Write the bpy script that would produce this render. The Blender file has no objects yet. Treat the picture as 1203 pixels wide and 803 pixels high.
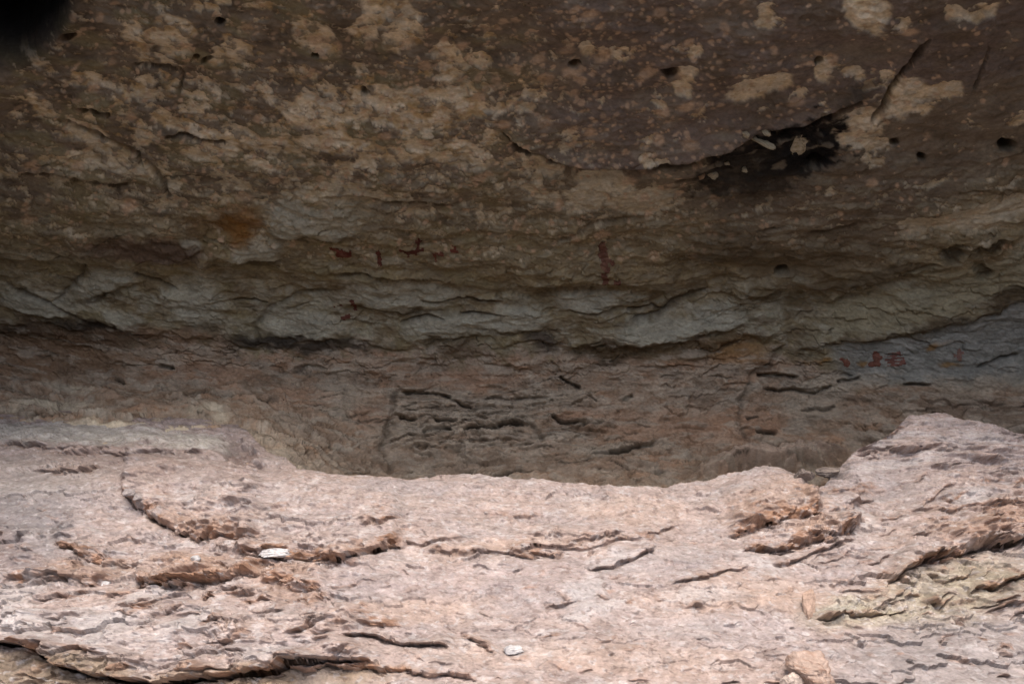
import bpy, math, random
import numpy as np

random.seed(7)
RNG = np.random.default_rng(11)
SC = bpy.context.scene
COL = SC.collection
F32 = np.float32

# --------------------------------------------------------------------------------------------
# small maths: gradient noise, fractal sums, smooth steps
# --------------------------------------------------------------------------------------------
_PERM = np.random.default_rng(3).permutation(256).astype(np.int32)
_PERM = np.concatenate([_PERM, _PERM])
_GA = np.random.default_rng(5).uniform(0, 2 * np.pi, 256)
_GX, _GY = np.cos(_GA).astype(F32), np.sin(_GA).astype(F32)


def perlin(x, y):
    x = np.asarray(x, F32); y = np.asarray(y, F32)
    xf, yf = np.floor(x), np.floor(y)
    xi, yi = xf.astype(np.int32) & 255, yf.astype(np.int32) & 255
    fx, fy = x - xf, y - yf
    u = fx * fx * fx * (fx * (fx * 6 - 15) + 10)
    v = fy * fy * fy * (fy * (fy * 6 - 15) + 10)
    xi1, yi1 = (xi + 1) & 255, (yi + 1) & 255

    def g(ix, iy, dx, dy):
        h = _PERM[_PERM[ix] + iy]
        return _GX[h] * dx + _GY[h] * dy
    a = g(xi, yi, fx, fy); b = g(xi1, yi, fx - 1, fy)
    c = g(xi, yi1, fx, fy - 1); d = g(xi1, yi1, fx - 1, fy - 1)
    return (1.5 * ((a + u * (b - a)) * (1 - v) + (c + u * (d - c)) * v)).astype(F32)


def fbm(x, y, octaves=4, gain=0.5, ox=0.0, oy=0.0):
    t = 0; a = 1.0; n = 0
    for k in range(octaves):
        t = t + a * perlin(x * (2 ** k) + ox + 17.3 * k, y * (2 ** k) + oy + 9.7 * k)
        n += a; a *= gain
    return (t / n * 1.6).astype(F32)


def cells(x, y, seed=0):
    """broken-plate pattern: for each point its plate's random height, tilt, and how close the edge is"""
    xi, yi = np.floor(x).astype(np.int32), np.floor(y).astype(np.int32)
    d1 = np.full(x.shape, 9.0, F32); d2 = d1.copy(); hh = np.zeros(x.shape, F32); rx = hh.copy(); ry = hh.copy()
    for j in (-1, 0, 1):
        for i in (-1, 0, 1):
            a, b = xi + i, yi + j
            h = _PERM[_PERM[(a + seed) & 255] + (b & 255)]
            px = a + 0.1 + 0.8 * (h / 255.0); h2 = _PERM[h + 77]
            py = b + 0.1 + 0.8 * (h2 / 255.0)
            dx, dy = (x - px).astype(F32), (y - py).astype(F32)
            q = dx * dx + dy * dy
            near = q < d1
            d2 = np.where(near, d1, np.minimum(d2, q)); d1 = np.where(near, q, d1)
            h3 = _PERM[h2 + 31]
            hh = np.where(near, (h3 / 127.5 - 1).astype(F32), hh)
            rx = np.where(near, dx, rx); ry = np.where(near, dy, ry)
    return hh, rx, ry, np.sqrt(d2) - np.sqrt(d1)


def ss(a, b, x):
    t = np.clip((x - a) / (b - a), 0, 1)
    return t * t * (3 - 2 * t)


def mixc(c, m, col):
    m = np.clip(m, 0, 1)[..., None]
    return c * (1 - m) + np.asarray(col, F32) * m


# --------------------------------------------------------------------------------------------
# the viewpoint: a camera 1.6 m up, level, looking along +Y.  S is metres per metre of distance
# for one pixel of the source image (1203 x 803) the surfaces are traced from
# --------------------------------------------------------------------------------------------
CU, CV, FS, EYE = 601.5, 401.5, 28.0 / 36.0 * 1203.0, 1.6


def curve(v, pts):
    """smooth interpolation through image row and depth points (monotone cubic)."""
    xs = np.array([p[0] for p in pts], float); ys = np.array([p[1] for p in pts], float)
    h = np.diff(xs); d = np.diff(ys) / h
    m = np.zeros_like(xs); m[0], m[-1] = d[0], d[-1]
    for i in range(1, len(xs) - 1):
        if d[i - 1] * d[i] > 0:
            w1, w2 = 2 * h[i] + h[i - 1], h[i] + 2 * h[i - 1]
            m[i] = (w1 + w2) / (w1 / d[i - 1] + w2 / d[i])
    v = np.clip(v, xs[0], xs[-1])
    k = np.clip(np.searchsorted(xs, v) - 1, 0, len(xs) - 2)
    t = (v - xs[k]) / h[k]
    t2, t3 = t * t, t * t * t
    return (ys[k] * (2 * t3 - 3 * t2 + 1) + h[k] * m[k] * (t3 - 2 * t2 + t)
            + ys[k + 1] * (-2 * t3 + 3 * t2) + h[k] * m[k + 1] * (t3 - t2))


class Sheet:
    """A rock surface laid out on image pixel columns u and rows v, pushed in and out by relief."""

    def __init__(s, us, vs):
        s.U, s.V = np.meshgrid(us.astype(F32), vs.astype(F32))
        s.disp = np.zeros_like(s.U)

    def base(s, Y):
        s.P = np.stack([(s.U - CU) / FS * Y, Y, EYE - (s.V - CV) / FS * Y], -1).astype(F32)
        return s

    def metric(s, single=False):
        """lengths along the rock (metres) for noise that does not stretch"""
        d = np.linalg.norm(np.diff(s.P, axis=0), axis=-1)
        d = np.where(np.arange(s.P.shape[1])[None, :] >= 0, d, d)
        mid = d if not single else d[:, s.P.shape[1] // 2][:, None] * np.ones((1, s.P.shape[1]), F32)
        s.S = np.concatenate([np.zeros((1, s.P.shape[1]), F32), np.cumsum(mid, 0)], 0).astype(F32)
        s.X = s.P[..., 0].copy()

    def normals(s):
        du = np.gradient(s.P, axis=1); dv = np.gradient(s.P, axis=0)
        n = np.cross(du, dv)
        n /= np.linalg.norm(n, axis=-1, keepdims=True) + 1e-12
        flip = (n[..., 1:2] > 0).mean() > 0.5
        return (-n if flip else n).astype(F32)

    def window(s, x0, x1, y0, y1):
        us, vs = s.U[0], s.V[:, 0]
        c = np.nonzero((us >= x0) & (us <= x1))[0]; r = np.nonzero((vs >= y0) & (vs <= y1))[0]
        if len(c) == 0 or len(r) == 0:
            return None
        return slice(r[0], r[-1] + 1), slice(c[0], c[-1] + 1)

    def near_line(s, pts, reach, A, B):
        """distance field to a polyline in warped image pixels; only inside its window"""
        xs = [p[0] for p in pts]; ys = [p[1] for p in pts]
        w = s.window(min(xs) - reach - 12, max(xs) + reach + 12, min(ys) - reach - 12, max(ys) + reach + 12)
        if w is None:
            return None, None, None
        a, b = A[w], B[w]
        best = np.full(a.shape, 1e9, F32); tt = np.zeros(a.shape, F32)
        L = [0.0]
        for (p, q) in zip(pts[:-1], pts[1:]):
            L.append(L[-1] + math.hypot(q[0] - p[0], q[1] - p[1]))
        for i, (p, q) in enumerate(zip(pts[:-1], pts[1:])):
            dx, dy = q[0] - p[0], q[1] - p[1]
            t = np.clip(((a - p[0]) * dx + (b - p[1]) * dy) / (dx * dx + dy * dy + 1e-9), 0, 1)
            d = np.hypot(a - p[0] - t * dx, b - p[1] - t * dy)
            k = d < best
            best = np.where(k, d, best); tt = np.where(k, (L[i] + t * (L[i + 1] - L[i])) / L[-1], tt)
        return w, best, tt

    def blob(s, cx, cy, rx, ry, ang, A, B, soft=0.3):
        m = max(rx, ry) * 1.6 + 14
        w = s.window(cx - m, cx + m, cy - m, cy + m)
        if w is None:
            return None, None
        a, b = A[w] - cx, B[w] - cy
        c, sn = math.cos(math.radians(ang)), math.sin(math.radians(ang))
        d = np.hypot((a * c + b * sn) / rx, (-a * sn + b * c) / ry)
        return w, 1 - ss(1 - soft, 1 + soft, d)


def grid_axis(a, b, step, lo, hi, n):
    mid = np.arange(a, b + step * 0.5, step)
    g = np.linspace(0, 1, n + 1)[1:] ** 1.7
    return np.concatenate([(a - (a - lo) * g)[::-1], mid, b + (hi - b) * g])


def inside(poly, A, B):
    r = np.zeros(A.shape, bool)
    n = len(poly)
    for i in range(n):
        (x0, y0), (x1, y1) = poly[i], poly[(i + 1) % n]
        if y0 == y1:
            continue
        k = ((y0 > B) != (y1 > B)) & (A < (x1 - x0) * (B - y0) / (y1 - y0) + x0)
        r ^= k
    return r


# --------------------------------------------------------------------------------------------
# scene helpers
# --------------------------------------------------------------------------------------------
def tag(o, label=None, cat=None, group=None, kind=None):
    if label: o['label'] = label
    if cat: o['category'] = cat
    if group: o['group'] = group
    if kind: o['kind'] = kind
    return o


def raw_mesh(name, co, quads, col, nor, mat, parent=None, attr='pigment'):
    me = bpy.data.meshes.new(name)
    nv, nf = len(co), len(quads)
    me.vertices.add(nv); me.vertices.foreach_set('co', np.ascontiguousarray(co, F32).ravel())
    me.loops.add(nf * 4); me.loops.foreach_set('vertex_index', np.ascontiguousarray(quads, np.int32).ravel())
    me.polygons.add(nf)
    me.polygons.foreach_set('loop_start', np.arange(0, nf * 4, 4, dtype=np.int32))
    me.polygons.foreach_set('use_smooth', np.ones(nf, bool))
    if col is not None:
        at = me.attributes.new(attr, 'FLOAT_COLOR', 'POINT')
        c4 = np.ones((nv, 4), F32); c4[:, :3] = col
        at.data.foreach_set('color', c4.ravel())
    me.update(calc_edges=True)
    if nor is not None:
        me.normals_split_custom_set_from_vertices(np.ascontiguousarray(nor, F32).tolist())
    me.materials.append(mat)
    o = bpy.data.objects.new(name, me); COL.objects.link(o)
    if parent is not None:
        o.parent = parent
    return o


def cut(name, sh, col, nor, mask, mat, parent=None, lift=0.0, skirt=0.0, loc=None):
    """the quads of a sheet chosen by mask, as one object (edges turned down into the rock by skirt)"""
    R, C = sh.U.shape
    idx = np.arange(R * C, dtype=np.int32).reshape(R, C)
    q = np.stack([idx[:-1, :-1], idx[1:, :-1], idx[1:, 1:], idx[:-1, 1:]], -1)[mask]
    used, inv = np.unique(q, return_inverse=True)
    q = inv.reshape(-1, 4).astype(np.int32)
    co = sh.P.reshape(-1, 3)[used] + nor.reshape(-1, 3)[used] * lift
    n = nor.reshape(-1, 3)[used]; c = col.reshape(-1, 3)[used]
    if skirt > 0:
        e = np.concatenate([q[:, [0, 1]], q[:, [1, 2]], q[:, [2, 3]], q[:, [3, 0]]])
        key = np.sort(e, 1); k = key[:, 0].astype(np.int64) * len(co) + key[:, 1]
        _, first, cnt = np.unique(k, return_index=True, return_counts=True)
        be = e[first[cnt == 1]]
        bv, bi = np.unique(be, return_inverse=True); bi = bi.reshape(-1, 2) + len(co)
        q = np.concatenate([q, np.stack([be[:, 1], be[:, 0], bi[:, 0], bi[:, 1]], -1).astype(np.int32)])
        co = np.concatenate([co, co[bv] + np.array((0, 0.72, -0.69), F32) * skirt]); n = np.concatenate([n, n[bv]]); c = np.concatenate([c, c[bv]])
    o3 = np.asarray(loc if loc is not None else (0, 0, 0), F32)
    o = raw_mesh(name, co - o3, q, c, n, mat, parent)
    if loc is not None:
        o.location = loc
    return o


# --------------------------------------------------------------------------------------------
# materials (node based)
# --------------------------------------------------------------------------------------------
def rock_material(name, grain=90.0, streak=(1, 1, 1), mottling=0.25, bump=0.35, rough=0.9, tint=None):
    m = bpy.data.materials.new(name); m.use_nodes = True
    nt = m.node_tree; N, L = nt.nodes, nt.links
    bs = N['Principled BSDF']; bs.inputs['Roughness'].default_value = rough
    bs.inputs['Specular IOR Level'].default_value = 0.1
    tc = N.new('ShaderNodeTexCoord'); mp = N.new('ShaderNodeMapping'); mp.inputs['Scale'].default_value = streak
    L.new(tc.outputs['Object'], mp.inputs['Vector'])
    n1 = N.new('ShaderNodeTexNoise'); n1.inputs['Scale'].default_value = grain; n1.inputs['Detail'].default_value = 5
    n1.inputs['Roughness'].default_value = 0.65
    n2 = N.new('ShaderNodeTexNoise'); n2.inputs['Scale'].default_value = grain * 0.17; n2.inputs['Detail'].default_value = 4
    L.new(mp.outputs[0], n1.inputs['Vector']); L.new(mp.outputs[0], n2.inputs['Vector'])
    if tint is None:
        at = N.new('ShaderNodeAttribute'); at.attribute_name = 'pigment'; src = at.outputs['Color']
    else:
        rg = N.new('ShaderNodeRGB'); rg.outputs[0].default_value = (*tint, 1); src = rg.outputs[0]
    r1 = N.new('ShaderNodeMapRange'); r1.inputs['From Min'].default_value = 0.25; r1.inputs['From Max'].default_value = 0.75
    r1.inputs['To Min'].default_value = 1 - mottling; r1.inputs['To Max'].default_value = 1 + mottling
    L.new(n1.outputs['Fac'], r1.inputs['Value'])
    r2 = N.new('ShaderNodeMapRange'); r2.inputs['From Min'].default_value = 0.3; r2.inputs['From Max'].default_value = 0.7
    r2.inputs['To Min'].default_value = 1 - mottling * 0.6; r2.inputs['To Max'].default_value = 1 + mottling * 0.6
    L.new(n2.outputs['Fac'], r2.inputs['Value'])
    mm = N.new('ShaderNodeMath'); mm.operation = 'MULTIPLY'
    L.new(r1.outputs[0], mm.inputs[0]); L.new(r2.outputs[0], mm.inputs[1])
    vm = N.new('ShaderNodeVectorMath'); vm.operation = 'SCALE'
    L.new(src, vm.inputs[0]); L.new(mm.outputs[0], vm.inputs['Scale'])
    L.new(vm.outputs[0], bs.inputs['Base Color'])
    bp = N.new('ShaderNodeBump'); bp.inputs['Strength'].default_value = bump; bp.inputs['Distance'].default_value = 0.006
    L.new(n1.outputs['Fac'], bp.inputs['Height']); L.new(bp.outputs[0], bs.inputs['Normal'])
    return m


M_WALL = rock_material('weathered_wall_rock', 70, (0.7, 1, 1.2), 0.28, 0.4)
M_LEDGE = rock_material('pink_ledge_rock', 95, (0.8, 1, 1.1), 0.28, 0.8)
M_PAINT = rock_material('red_ochre_paint', 120, (0.8, 1, 1), 0.3, 0.3)
M_GROUND = rock_material('pale_dirt', 2.0, (1, 1, 1), 0.25, 0.3, tint=(0.36, 0.30, 0.24))

# ============================================================================================
# 1. THE BACK WALL AND THE OVERHANG
# ============================================================================================
us = grid_axis(-60, 1263, 1.05, -900, 2100, 60)
vs = np.concatenate([np.linspace(-3600, -420, 60), np.linspace(-410, -60, 130), np.arange(-56, 640, 1.0)])
W = Sheet(us, vs)
U, V = W.U, W.V
Yw = curve(V, [(-3600, 2.3), (-1500, 2.42), (-700, 2.52), (-400, 2.6), (-250, 2.66), (-160, 2.76), (-100, 2.86), (0, 3.08), (120, 3.52), (220, 3.95),
               (300, 4.38), (350, 4.62), (400, 4.74), (440, 4.78), (520, 4.66), (580, 4.42), (640, 4.15)]).astype(F32)
# unseen alcove sides, added and curved in to darken both ends
side = np.maximum(np.abs(U - CU) - 600, 0) / 1000
Yw = Yw * (1 - 0.42 * ss(0, 1.2, side)) + 0.10 * np.exp(-((U - 620) / 420) ** 2) * ss(200, 420, V)
# the right part of the wall comes forward a little
Yw = Yw - 1.15 * (1 - ss(280, 470, U)) * ss(420, 575, V) ** 1.2
Yw = Yw - 0.35 * ss(850, 1300, U) * ss(150, 380, V)
W.base(Yw); W.metric()
X, S = W.X, W.S
n1 = fbm(X * 0.9, S * 1.6, 4, ox=3.1); n2 = fbm(X * 2.2, S * 5, 5, ox=30.2, gain=0.55); n3 = fbm(X * 7, S * 15, 5, ox=71.5, gain=0.6)
n4 = fbm(X * 14, S * 16, 4, ox=11.7); n5 = fbm(X * 4.5, S * 4.5, 4, ox=44.4); n6 = fbm(X * 28, S * 46, 3, ox=5.4)
wx = fbm(X * 6, S * 8, 4, ox=88.1, gain=0.6); wy = fbm(X * 5, S * 8, 4, ox=131.7, gain=0.6)
A = U + 13 * wx; B = V + 8 * wy                     # ragged image pixel coordinates for outlines
A2 = U + 5 * wx; B2 = V + 3.5 * wy
in_ceiling = 1 - ss(190, 285, V + 20 * n2 + 14 * n5 - 45 * ss(760, 930, U) + 105 * ss(1010, 1250, U))
FOOT = ([-900, 0, 60, 120, 200, 300, 420, 470, 540, 600, 680, 760, 850, 930, 1000, 1100, 1203, 2100], [380, 384, 384, 392, 396, 406, 403, 410, 418, 412, 405, 404, 399, 412, 440, 446, 440, 430])
VB = V + 5.5 * wy + 13 * n5 + 7 * n2
foot_v = np.interp(U, *FOOT).astype(F32)
in_lower = ss(-13, 14, VB - foot_v + 20 * n3 + 10 * n4)
d = 0.045 * n1 + 0.012 * n2
# bedded, flaking rock: terraces whose risers are sharp
def terrace(f, k, sharp=0.12):
    t = f * k; fl = np.floor(t); fr = t - fl
    return (fl + ss(0.5 - sharp, 0.5 + sharp, fr)) / k
ter1 = terrace(S * 2.2 + 0.8 * n2 + 0.35 * n3, 3.0)
d += 0.022 * (terrace(1.3 * n2 + 0.5 * n3, 4, 0.10)) * (0.22 + 0.7 * in_lower + 0.25 * (1 - in_ceiling))
d += 0.005 * terrace(n3 + 0.3 * n6, 3, 0.1) * (0.5 + 0.8 * in_lower)
d += 0.0022 * n6 + 0.006 * n4 * in_ceiling
xx, yy = X + 0.10 * wx, S + 0.045 * wy + 0.06 * X
ch, cx_, cy_, ce = cells(xx * 4.5, yy * 15, 3)
c2h, c2x, c2y, c2e = cells(xx * 12 + 5.5, yy * 38 + 2.2, 19)
wgt = 0.55 + 0.32 * in_lower - 0.47 * in_ceiling
plate = 0.016 * ch + 0.010 * cy_ * np.sign(ch + 0.3) - 0.012 * (1 - ss(0.0, 0.10, ce))
plate2 = 0.0035 * c2h + 0.0025 * c2y - 0.004 * (1 - ss(0.0, 0.13, c2e))
broken = ss(-0.25, 0.35, fbm(X * 2.0, S * 4.0, 3, ox=640.0))
d += plate * wgt * (0.35 + 0.65 * broken) + plate2 * wgt * (0.3 + 0.7 * broken)

# colours of the rock itself ------------------------------------------------------------------
C = np.zeros(U.shape + (3,), F32) + np.array((0.205, 0.155, 0.118), F32)          # reddish lower wall
C = mixc(C, ss(-0.15, 0.35, n3 + 0.3 * n5) * in_lower * 0.75, (0.265, 0.235, 0.20))
C = mixc(C, ss(0.1, 0.5, n2) * in_lower * 0.6, (0.25, 0.165, 0.115))
C = mixc(C, ss(0.15, 0.5, fbm(X * 3, S * 9, 4, ox=210.0)) * in_lower * 0.6, (0.12, 0.095, 0.075))
band = (1 - in_lower)
C = mixc(C, band, (0.185, 0.155, 0.10))                                            # green grey band
C = mixc(C, band * ss(-0.12, 0.22, 0.8 * n5 + 0.5 * n3 + 0.25 * n4) * 0.85, (0.265, 0.255, 0.20))
C = mixc(C, band * ss(0.1, 0.35, 0.7 * n3 + 0.5 * n4) * 0.5, (0.31, 0.30, 0.255))
C = mixc(C, band * ss(0.05, 0.35, fbm(X * 3.6, S * 8, 5, ox=167.0, gain=0.6)) * 0.85, (0.15, 0.118, 0.075))
C = mixc(C, band * ss(0.18, 0.4, fbm(X * 6.5, S * 13, 4, ox=1501.0, gain=0.6)) * 0.6, (0.11, 0.085, 0.056))
olive = ss(190, 235, V + 22 * n2) * (1 - ss(318, 338, V + 8 * n2 + 6 * n5))
C = mixc(C, olive * 0.7, (0.175, 0.143, 0.09))
C = mixc(C, olive * ss(0.0, 0.3, n4 + 0.4 * n3) * 0.45, (0.25, 0.205, 0.12))
C = mixc(C, in_lower * (1 - ss(0.0, 0.05, ce)) * broken * 0.75, (0.075, 0.06, 0.05))
C = mixc(C, in_lower * (1 - ss(0.0, 0.07, c2e)) * broken * 0.5, (0.085, 0.066, 0.055))
C = mixc(C, in_lower * ss(0.1, 0.6, c2h) * 0.35, (0.29, 0.26, 0.225))
C = mixc(C, (1 - in_lower) * ss(0.2, 0.7, -c2h) * 0.25, (0.15, 0.12, 0.08))
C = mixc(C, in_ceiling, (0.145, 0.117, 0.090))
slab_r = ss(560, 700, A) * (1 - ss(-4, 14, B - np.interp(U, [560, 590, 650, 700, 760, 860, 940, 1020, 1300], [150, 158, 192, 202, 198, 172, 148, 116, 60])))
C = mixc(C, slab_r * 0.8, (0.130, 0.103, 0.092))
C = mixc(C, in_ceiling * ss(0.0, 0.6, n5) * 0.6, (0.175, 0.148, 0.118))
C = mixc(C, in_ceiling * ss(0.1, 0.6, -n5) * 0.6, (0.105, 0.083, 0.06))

C = mixc(C, (1 - in_lower) * ss(0.05, 0.4, fbm(X * 8, S * 12, 4, ox=1601.0)) * (1 - ss(520, 700, U)) * (1 - ss(240, 330, V)) * 0.7, (0.085, 0.068, 0.052))
C = mixc(C, (1 - in_lower) * ss(0.0, 0.4, fbm(X * 3.5, S * 6, 4, ox=1201.0)) * (1 - ss(520, 720, U)) * 0.55, (0.19, 0.165, 0.095))
C = mixc(C, (1 - in_lower) * ss(0.1, 0.45, fbm(X * 6, S * 16, 4, ox=1251.0)) * ss(120, 260, V) * 0.5, (0.25, 0.235, 0.185))
flake = np.zeros_like(U)                                                           # where the dark crust has come off
dens = (0.62 * np.exp(-((U - 430) / 260) ** 2 - ((V - 140) / 75) ** 2) + 0.42 * np.exp(-((U - 300) / 300) ** 2 - ((V - 225) / 50) ** 2)
        + 0.25 * np.exp(-((U - 150) / 140) ** 2 - ((V - 150) / 120) ** 2) + 0.35 * np.exp(-((U - 720) / 200) ** 2 - ((V - 235) / 30) ** 2)
        + 0.2 * np.exp(-((U - 1050) / 80) ** 2 - ((V - 130) / 50) ** 2))
fl_noise = fbm(X * 5.5, S * 8, 5, ox=310.0, gain=0.62)
flake = np.maximum(flake, ss(0.34, 0.47, fl_noise + dens * 0.62 - 0.1) * (1 - in_lower) * (V < 300))
PATCHES = [(1020, 15, 28, 22, 30), (890, 102, 42, 14, -16), (808, 85, 15, 13, 0), (800, 105, 13, 9, 0), (200, 45, 27, 24, 20), (158, 48, 13, 24, -25),
           (185, 76, 28, 8, 15), (275, 58, 17, 13, 30), (97, 97, 18, 8, 0), (172, 112, 13, 9, 20), (196, 110, 12, 8, -20), (255, 72, 9, 13, -30),
           (188, 138, 10, 12, -40), (215, 150, 34, 8, 8), (462, 14, 34, 22, 20), (470, 52, 22, 14, 0), (430, 30, 18, 14, 30), (528, 75, 18, 24, 10), (566, 76, 13, 9, 0),
           (500, 128, 44, 26, 0), (430, 118, 36, 20, -10), (365, 130, 34, 18, -12), (540, 120, 25, 22, 0), (577, 128, 18, 10, 0), (608, 125, 12, 8, 0),
           (300, 168, 60, 9, 2), (250, 178, 36, 8, 4), (390, 165, 38, 10, 0), (470, 178, 40, 14, 0), (540, 182, 36, 14, 10), (405, 230, 50, 13, 0),
           (120, 178, 52, 14, 36), (150, 203, 20, 8, 10), (100, 190, 18, 10, 0), (45, 125, 20, 11, 35), (710, 218, 34, 14, 0), (690, 235, 24, 15, 0), (755, 235, 40, 10, -8),
           (1008, 148, 30, 18, -15), (1060, 115, 34, 18, -25), (1105, 102, 22, 8, -10), (1018, 170, 26, 7, 0), (1120, 10, 12, 8, 0), (1145, 12, 28, 7, -18),
           (968, 82, 16, 12, 0), (1003, 84, 12, 9, 0), (1038, 86, 9, 8, -30), (900, 18, 7, 9, 30), (684, 60, 10, 8, 0), (305, 5, 14, 6, 0), (265, 3, 14, 7, 0),
           (230, 15, 8, 7, 0), (248, 14, 9, 6, 0), (368, 40, 30, 20, 30), (640, 200, 22, 8, 20), (640, 235, 20, 10, 0), (1165, 250, 50, 14, -14), (1100, 262, 40, 12, -10)]
for (cx, cy, rx, ry, an) in PATCHES:
    w, m = W.blob(cx, cy, rx * 1.02, ry * 1.02, an, U + 11 * wx + 6 * n4, V + 7 * wy + 5 * n4, 0.14)
    if w: flake[w] = np.maximum(flake[w], m)
# scattered small spalls
speck = np.zeros_like(U)
for _ in range(6500):
    cx, cy = RNG.uniform(20, 1200), RNG.uniform(-50, 300)
    if RNG.random() > 0.35 - 0.2 * (cx > 860) + 0.65 * math.exp(-((cx - 740) / 260) ** 2 - ((cy - 100) / 110) ** 2): continue
    r = RNG.uniform(0.7, 2.3) * (1.0 if RNG.random() < 0.93 else 2.6)
    w, m = W.blob(cx, cy, r * RNG.uniform(1, 1.9), r, RNG.uniform(-35, 10), A2, B2, 0.4)
    if w: speck[w] = np.maximum(speck[w], m * RNG.uniform(0.5, 1.0))
fcol = mixc(np.zeros(U.shape + (3,), F32) + np.array((0.50, 0.415, 0.295), F32), ss(-0.3, 0.4, n4), (0.55, 0.48, 0.375))
fcol = mixc(fcol, ss(0.15, 0.5, n3) * 0.7, (0.34, 0.245, 0.14))
fcol = mixc(fcol, ss(0.15, 0.5, n3)[...] * 0.0, (0.3, 0.2, 0.1))
fcol = mixc(fcol, ss(0.05, 0.4, fbm(X * 10, S * 13, 4, ox=777.0)) * 0.6, (0.42, 0.39, 0.33))
fcol = mixc(fcol, ss(0.15, 0.45, fbm(X * 9, S * 12, 4, ox=811.0)) * 0.7 * (1 - ss(560, 700, U)), (0.33, 0.225, 0.10))
fcol = mixc(fcol, ss(150, 230, V) * 0.55, (0.32, 0.30, 0.235))
fine = ss(0.22, 0.36, fbm(X * 15, S * 22, 4, ox=1301.0, gain=0.65) + 0.45 * dens - 0.17) * (1 - in_lower) * (V < 310) * (1 - ss(620, 760, U) * (1 - ss(200, 225, V)))
flake = np.maximum(flake, fine * 0.75)
crust = ss(0.16, 0.42, fbm(X * 17, S * 22, 4, ox=903.0, gain=0.6) + 0.25 * n3)
flake = flake * (1 - 0.75 * crust * (1 - 0.8 * ss(600, 680, U)))
fm = np.clip(flake, 0, 1)[..., None] * 0.93
C = C * (1 - fm) + fcol * fm
C = mixc(C, speck * 0.85, (0.40, 0.29, 0.205))
d -= 0.010 * flake + 0.002 * speck


for _ in range(260):
    cx, cy = RNG.uniform(-10, 1210), RNG.uniform(425, 560)
    w, m = W.blob(cx, cy, RNG.uniform(3, 14), RNG.uniform(1.5, 4), RNG.normal(-3, 8), A, B, 0.35)
    if w: C[w] = mixc(C[w], m * RNG.uniform(0.3, 0.8), (0.30, 0.285, 0.255)); d[w] += 0.004 * m


def stain_or_shade(cx, cy, rx, ry, an, col, amt=1.0, soft=0.55, push=0.0):
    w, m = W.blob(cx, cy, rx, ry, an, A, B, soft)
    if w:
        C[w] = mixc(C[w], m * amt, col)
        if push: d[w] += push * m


# pale cleaner places in the band
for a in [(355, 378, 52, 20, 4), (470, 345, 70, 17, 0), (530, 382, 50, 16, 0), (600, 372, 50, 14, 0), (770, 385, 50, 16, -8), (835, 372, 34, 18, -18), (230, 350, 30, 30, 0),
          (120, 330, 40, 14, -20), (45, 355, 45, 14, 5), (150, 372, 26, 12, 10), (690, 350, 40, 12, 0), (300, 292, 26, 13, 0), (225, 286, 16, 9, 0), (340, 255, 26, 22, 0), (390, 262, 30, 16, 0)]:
    stain_or_shade(*a, (0.305, 0.305, 0.26), 0.75, 0.35, 0.022)
    stain_or_shade(a[0] + 4, a[1] + a[3] * 1.05, a[2] * 0.8, 3.5, a[4], (0.07, 0.055, 0.036), 0.75, 0.7, -0.012)  # dark lower edge painted under each pad as its shade
for a in [(60, 300, 60, 12, 0), (410, 252, 40, 14, 0), (150, 268, 40, 8, 0)]:
    stain_or_shade(*a, (0.25, 0.235, 0.18), 0.6)
stain_or_shade(170, 290, 80, 14, 3, (0.085, 0.058, 0.042), 0.95, 0.5)
stain_or_shade(280, 262, 24, 17, 10, (0.17, 0.088, 0.028), 0.95)
stain_or_shade(245, 265, 30, 8, 0, (0.12, 0.07, 0.03), 0.6)
stain_or_shade(80, 392, 120, 15, 3, (0.085, 0.058, 0.04), 0.85)
stain_or_shade(330, 402, 70, 8, 0, (0.07, 0.058, 0.048), 0.85)
stain_or_shade(60, 420, 90, 26, 4, (0.12, 0.08, 0.052), 0.7)
stain_or_shade(718, 412, 36, 12, 0, (0.012, 0.011, 0.010), 1.0, 0.6, -0.03)
stain_or_shade(640, 400, 18, 10, 15, (0.03, 0.027, 0.024), 0.8)
stain_or_shade(315, 400, 50, 9, 4, (0.03, 0.026, 0.022), 0.85)  # undercut shade below the band, put into the colour
stain_or_shade(395, 408, 40, 7, 0, (0.035, 0.03, 0.026), 0.8)
stain_or_shade(110, 382, 70, 6, 6, (0.03, 0.024, 0.02), 0.8)
stain_or_shade(20, 388, 40, 7, 0, (0.04, 0.03, 0.022), 0.7)
stain_or_shade(760, 412, 90, 10, 0, (0.09, 0.068, 0.042), 0.8)
stain_or_shade(640, 402, 20, 12, 20, (0.08, 0.066, 0.055), 0.85)
stain_or_shade(545, 412, 30, 10, 0, (0.11, 0.08, 0.06), 0.7)
stain_or_shade(850, 405, 40, 8, 0, (0.1, 0.07, 0.04), 0.7)
stain_or_shade(865, 415, 36, 12, -6, (0.24, 0.14, 0.06), 0.55)
stain_or_shade(205, 392, 60, 12, 5, (0.2, 0.13, 0.09), 0.6)
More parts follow.
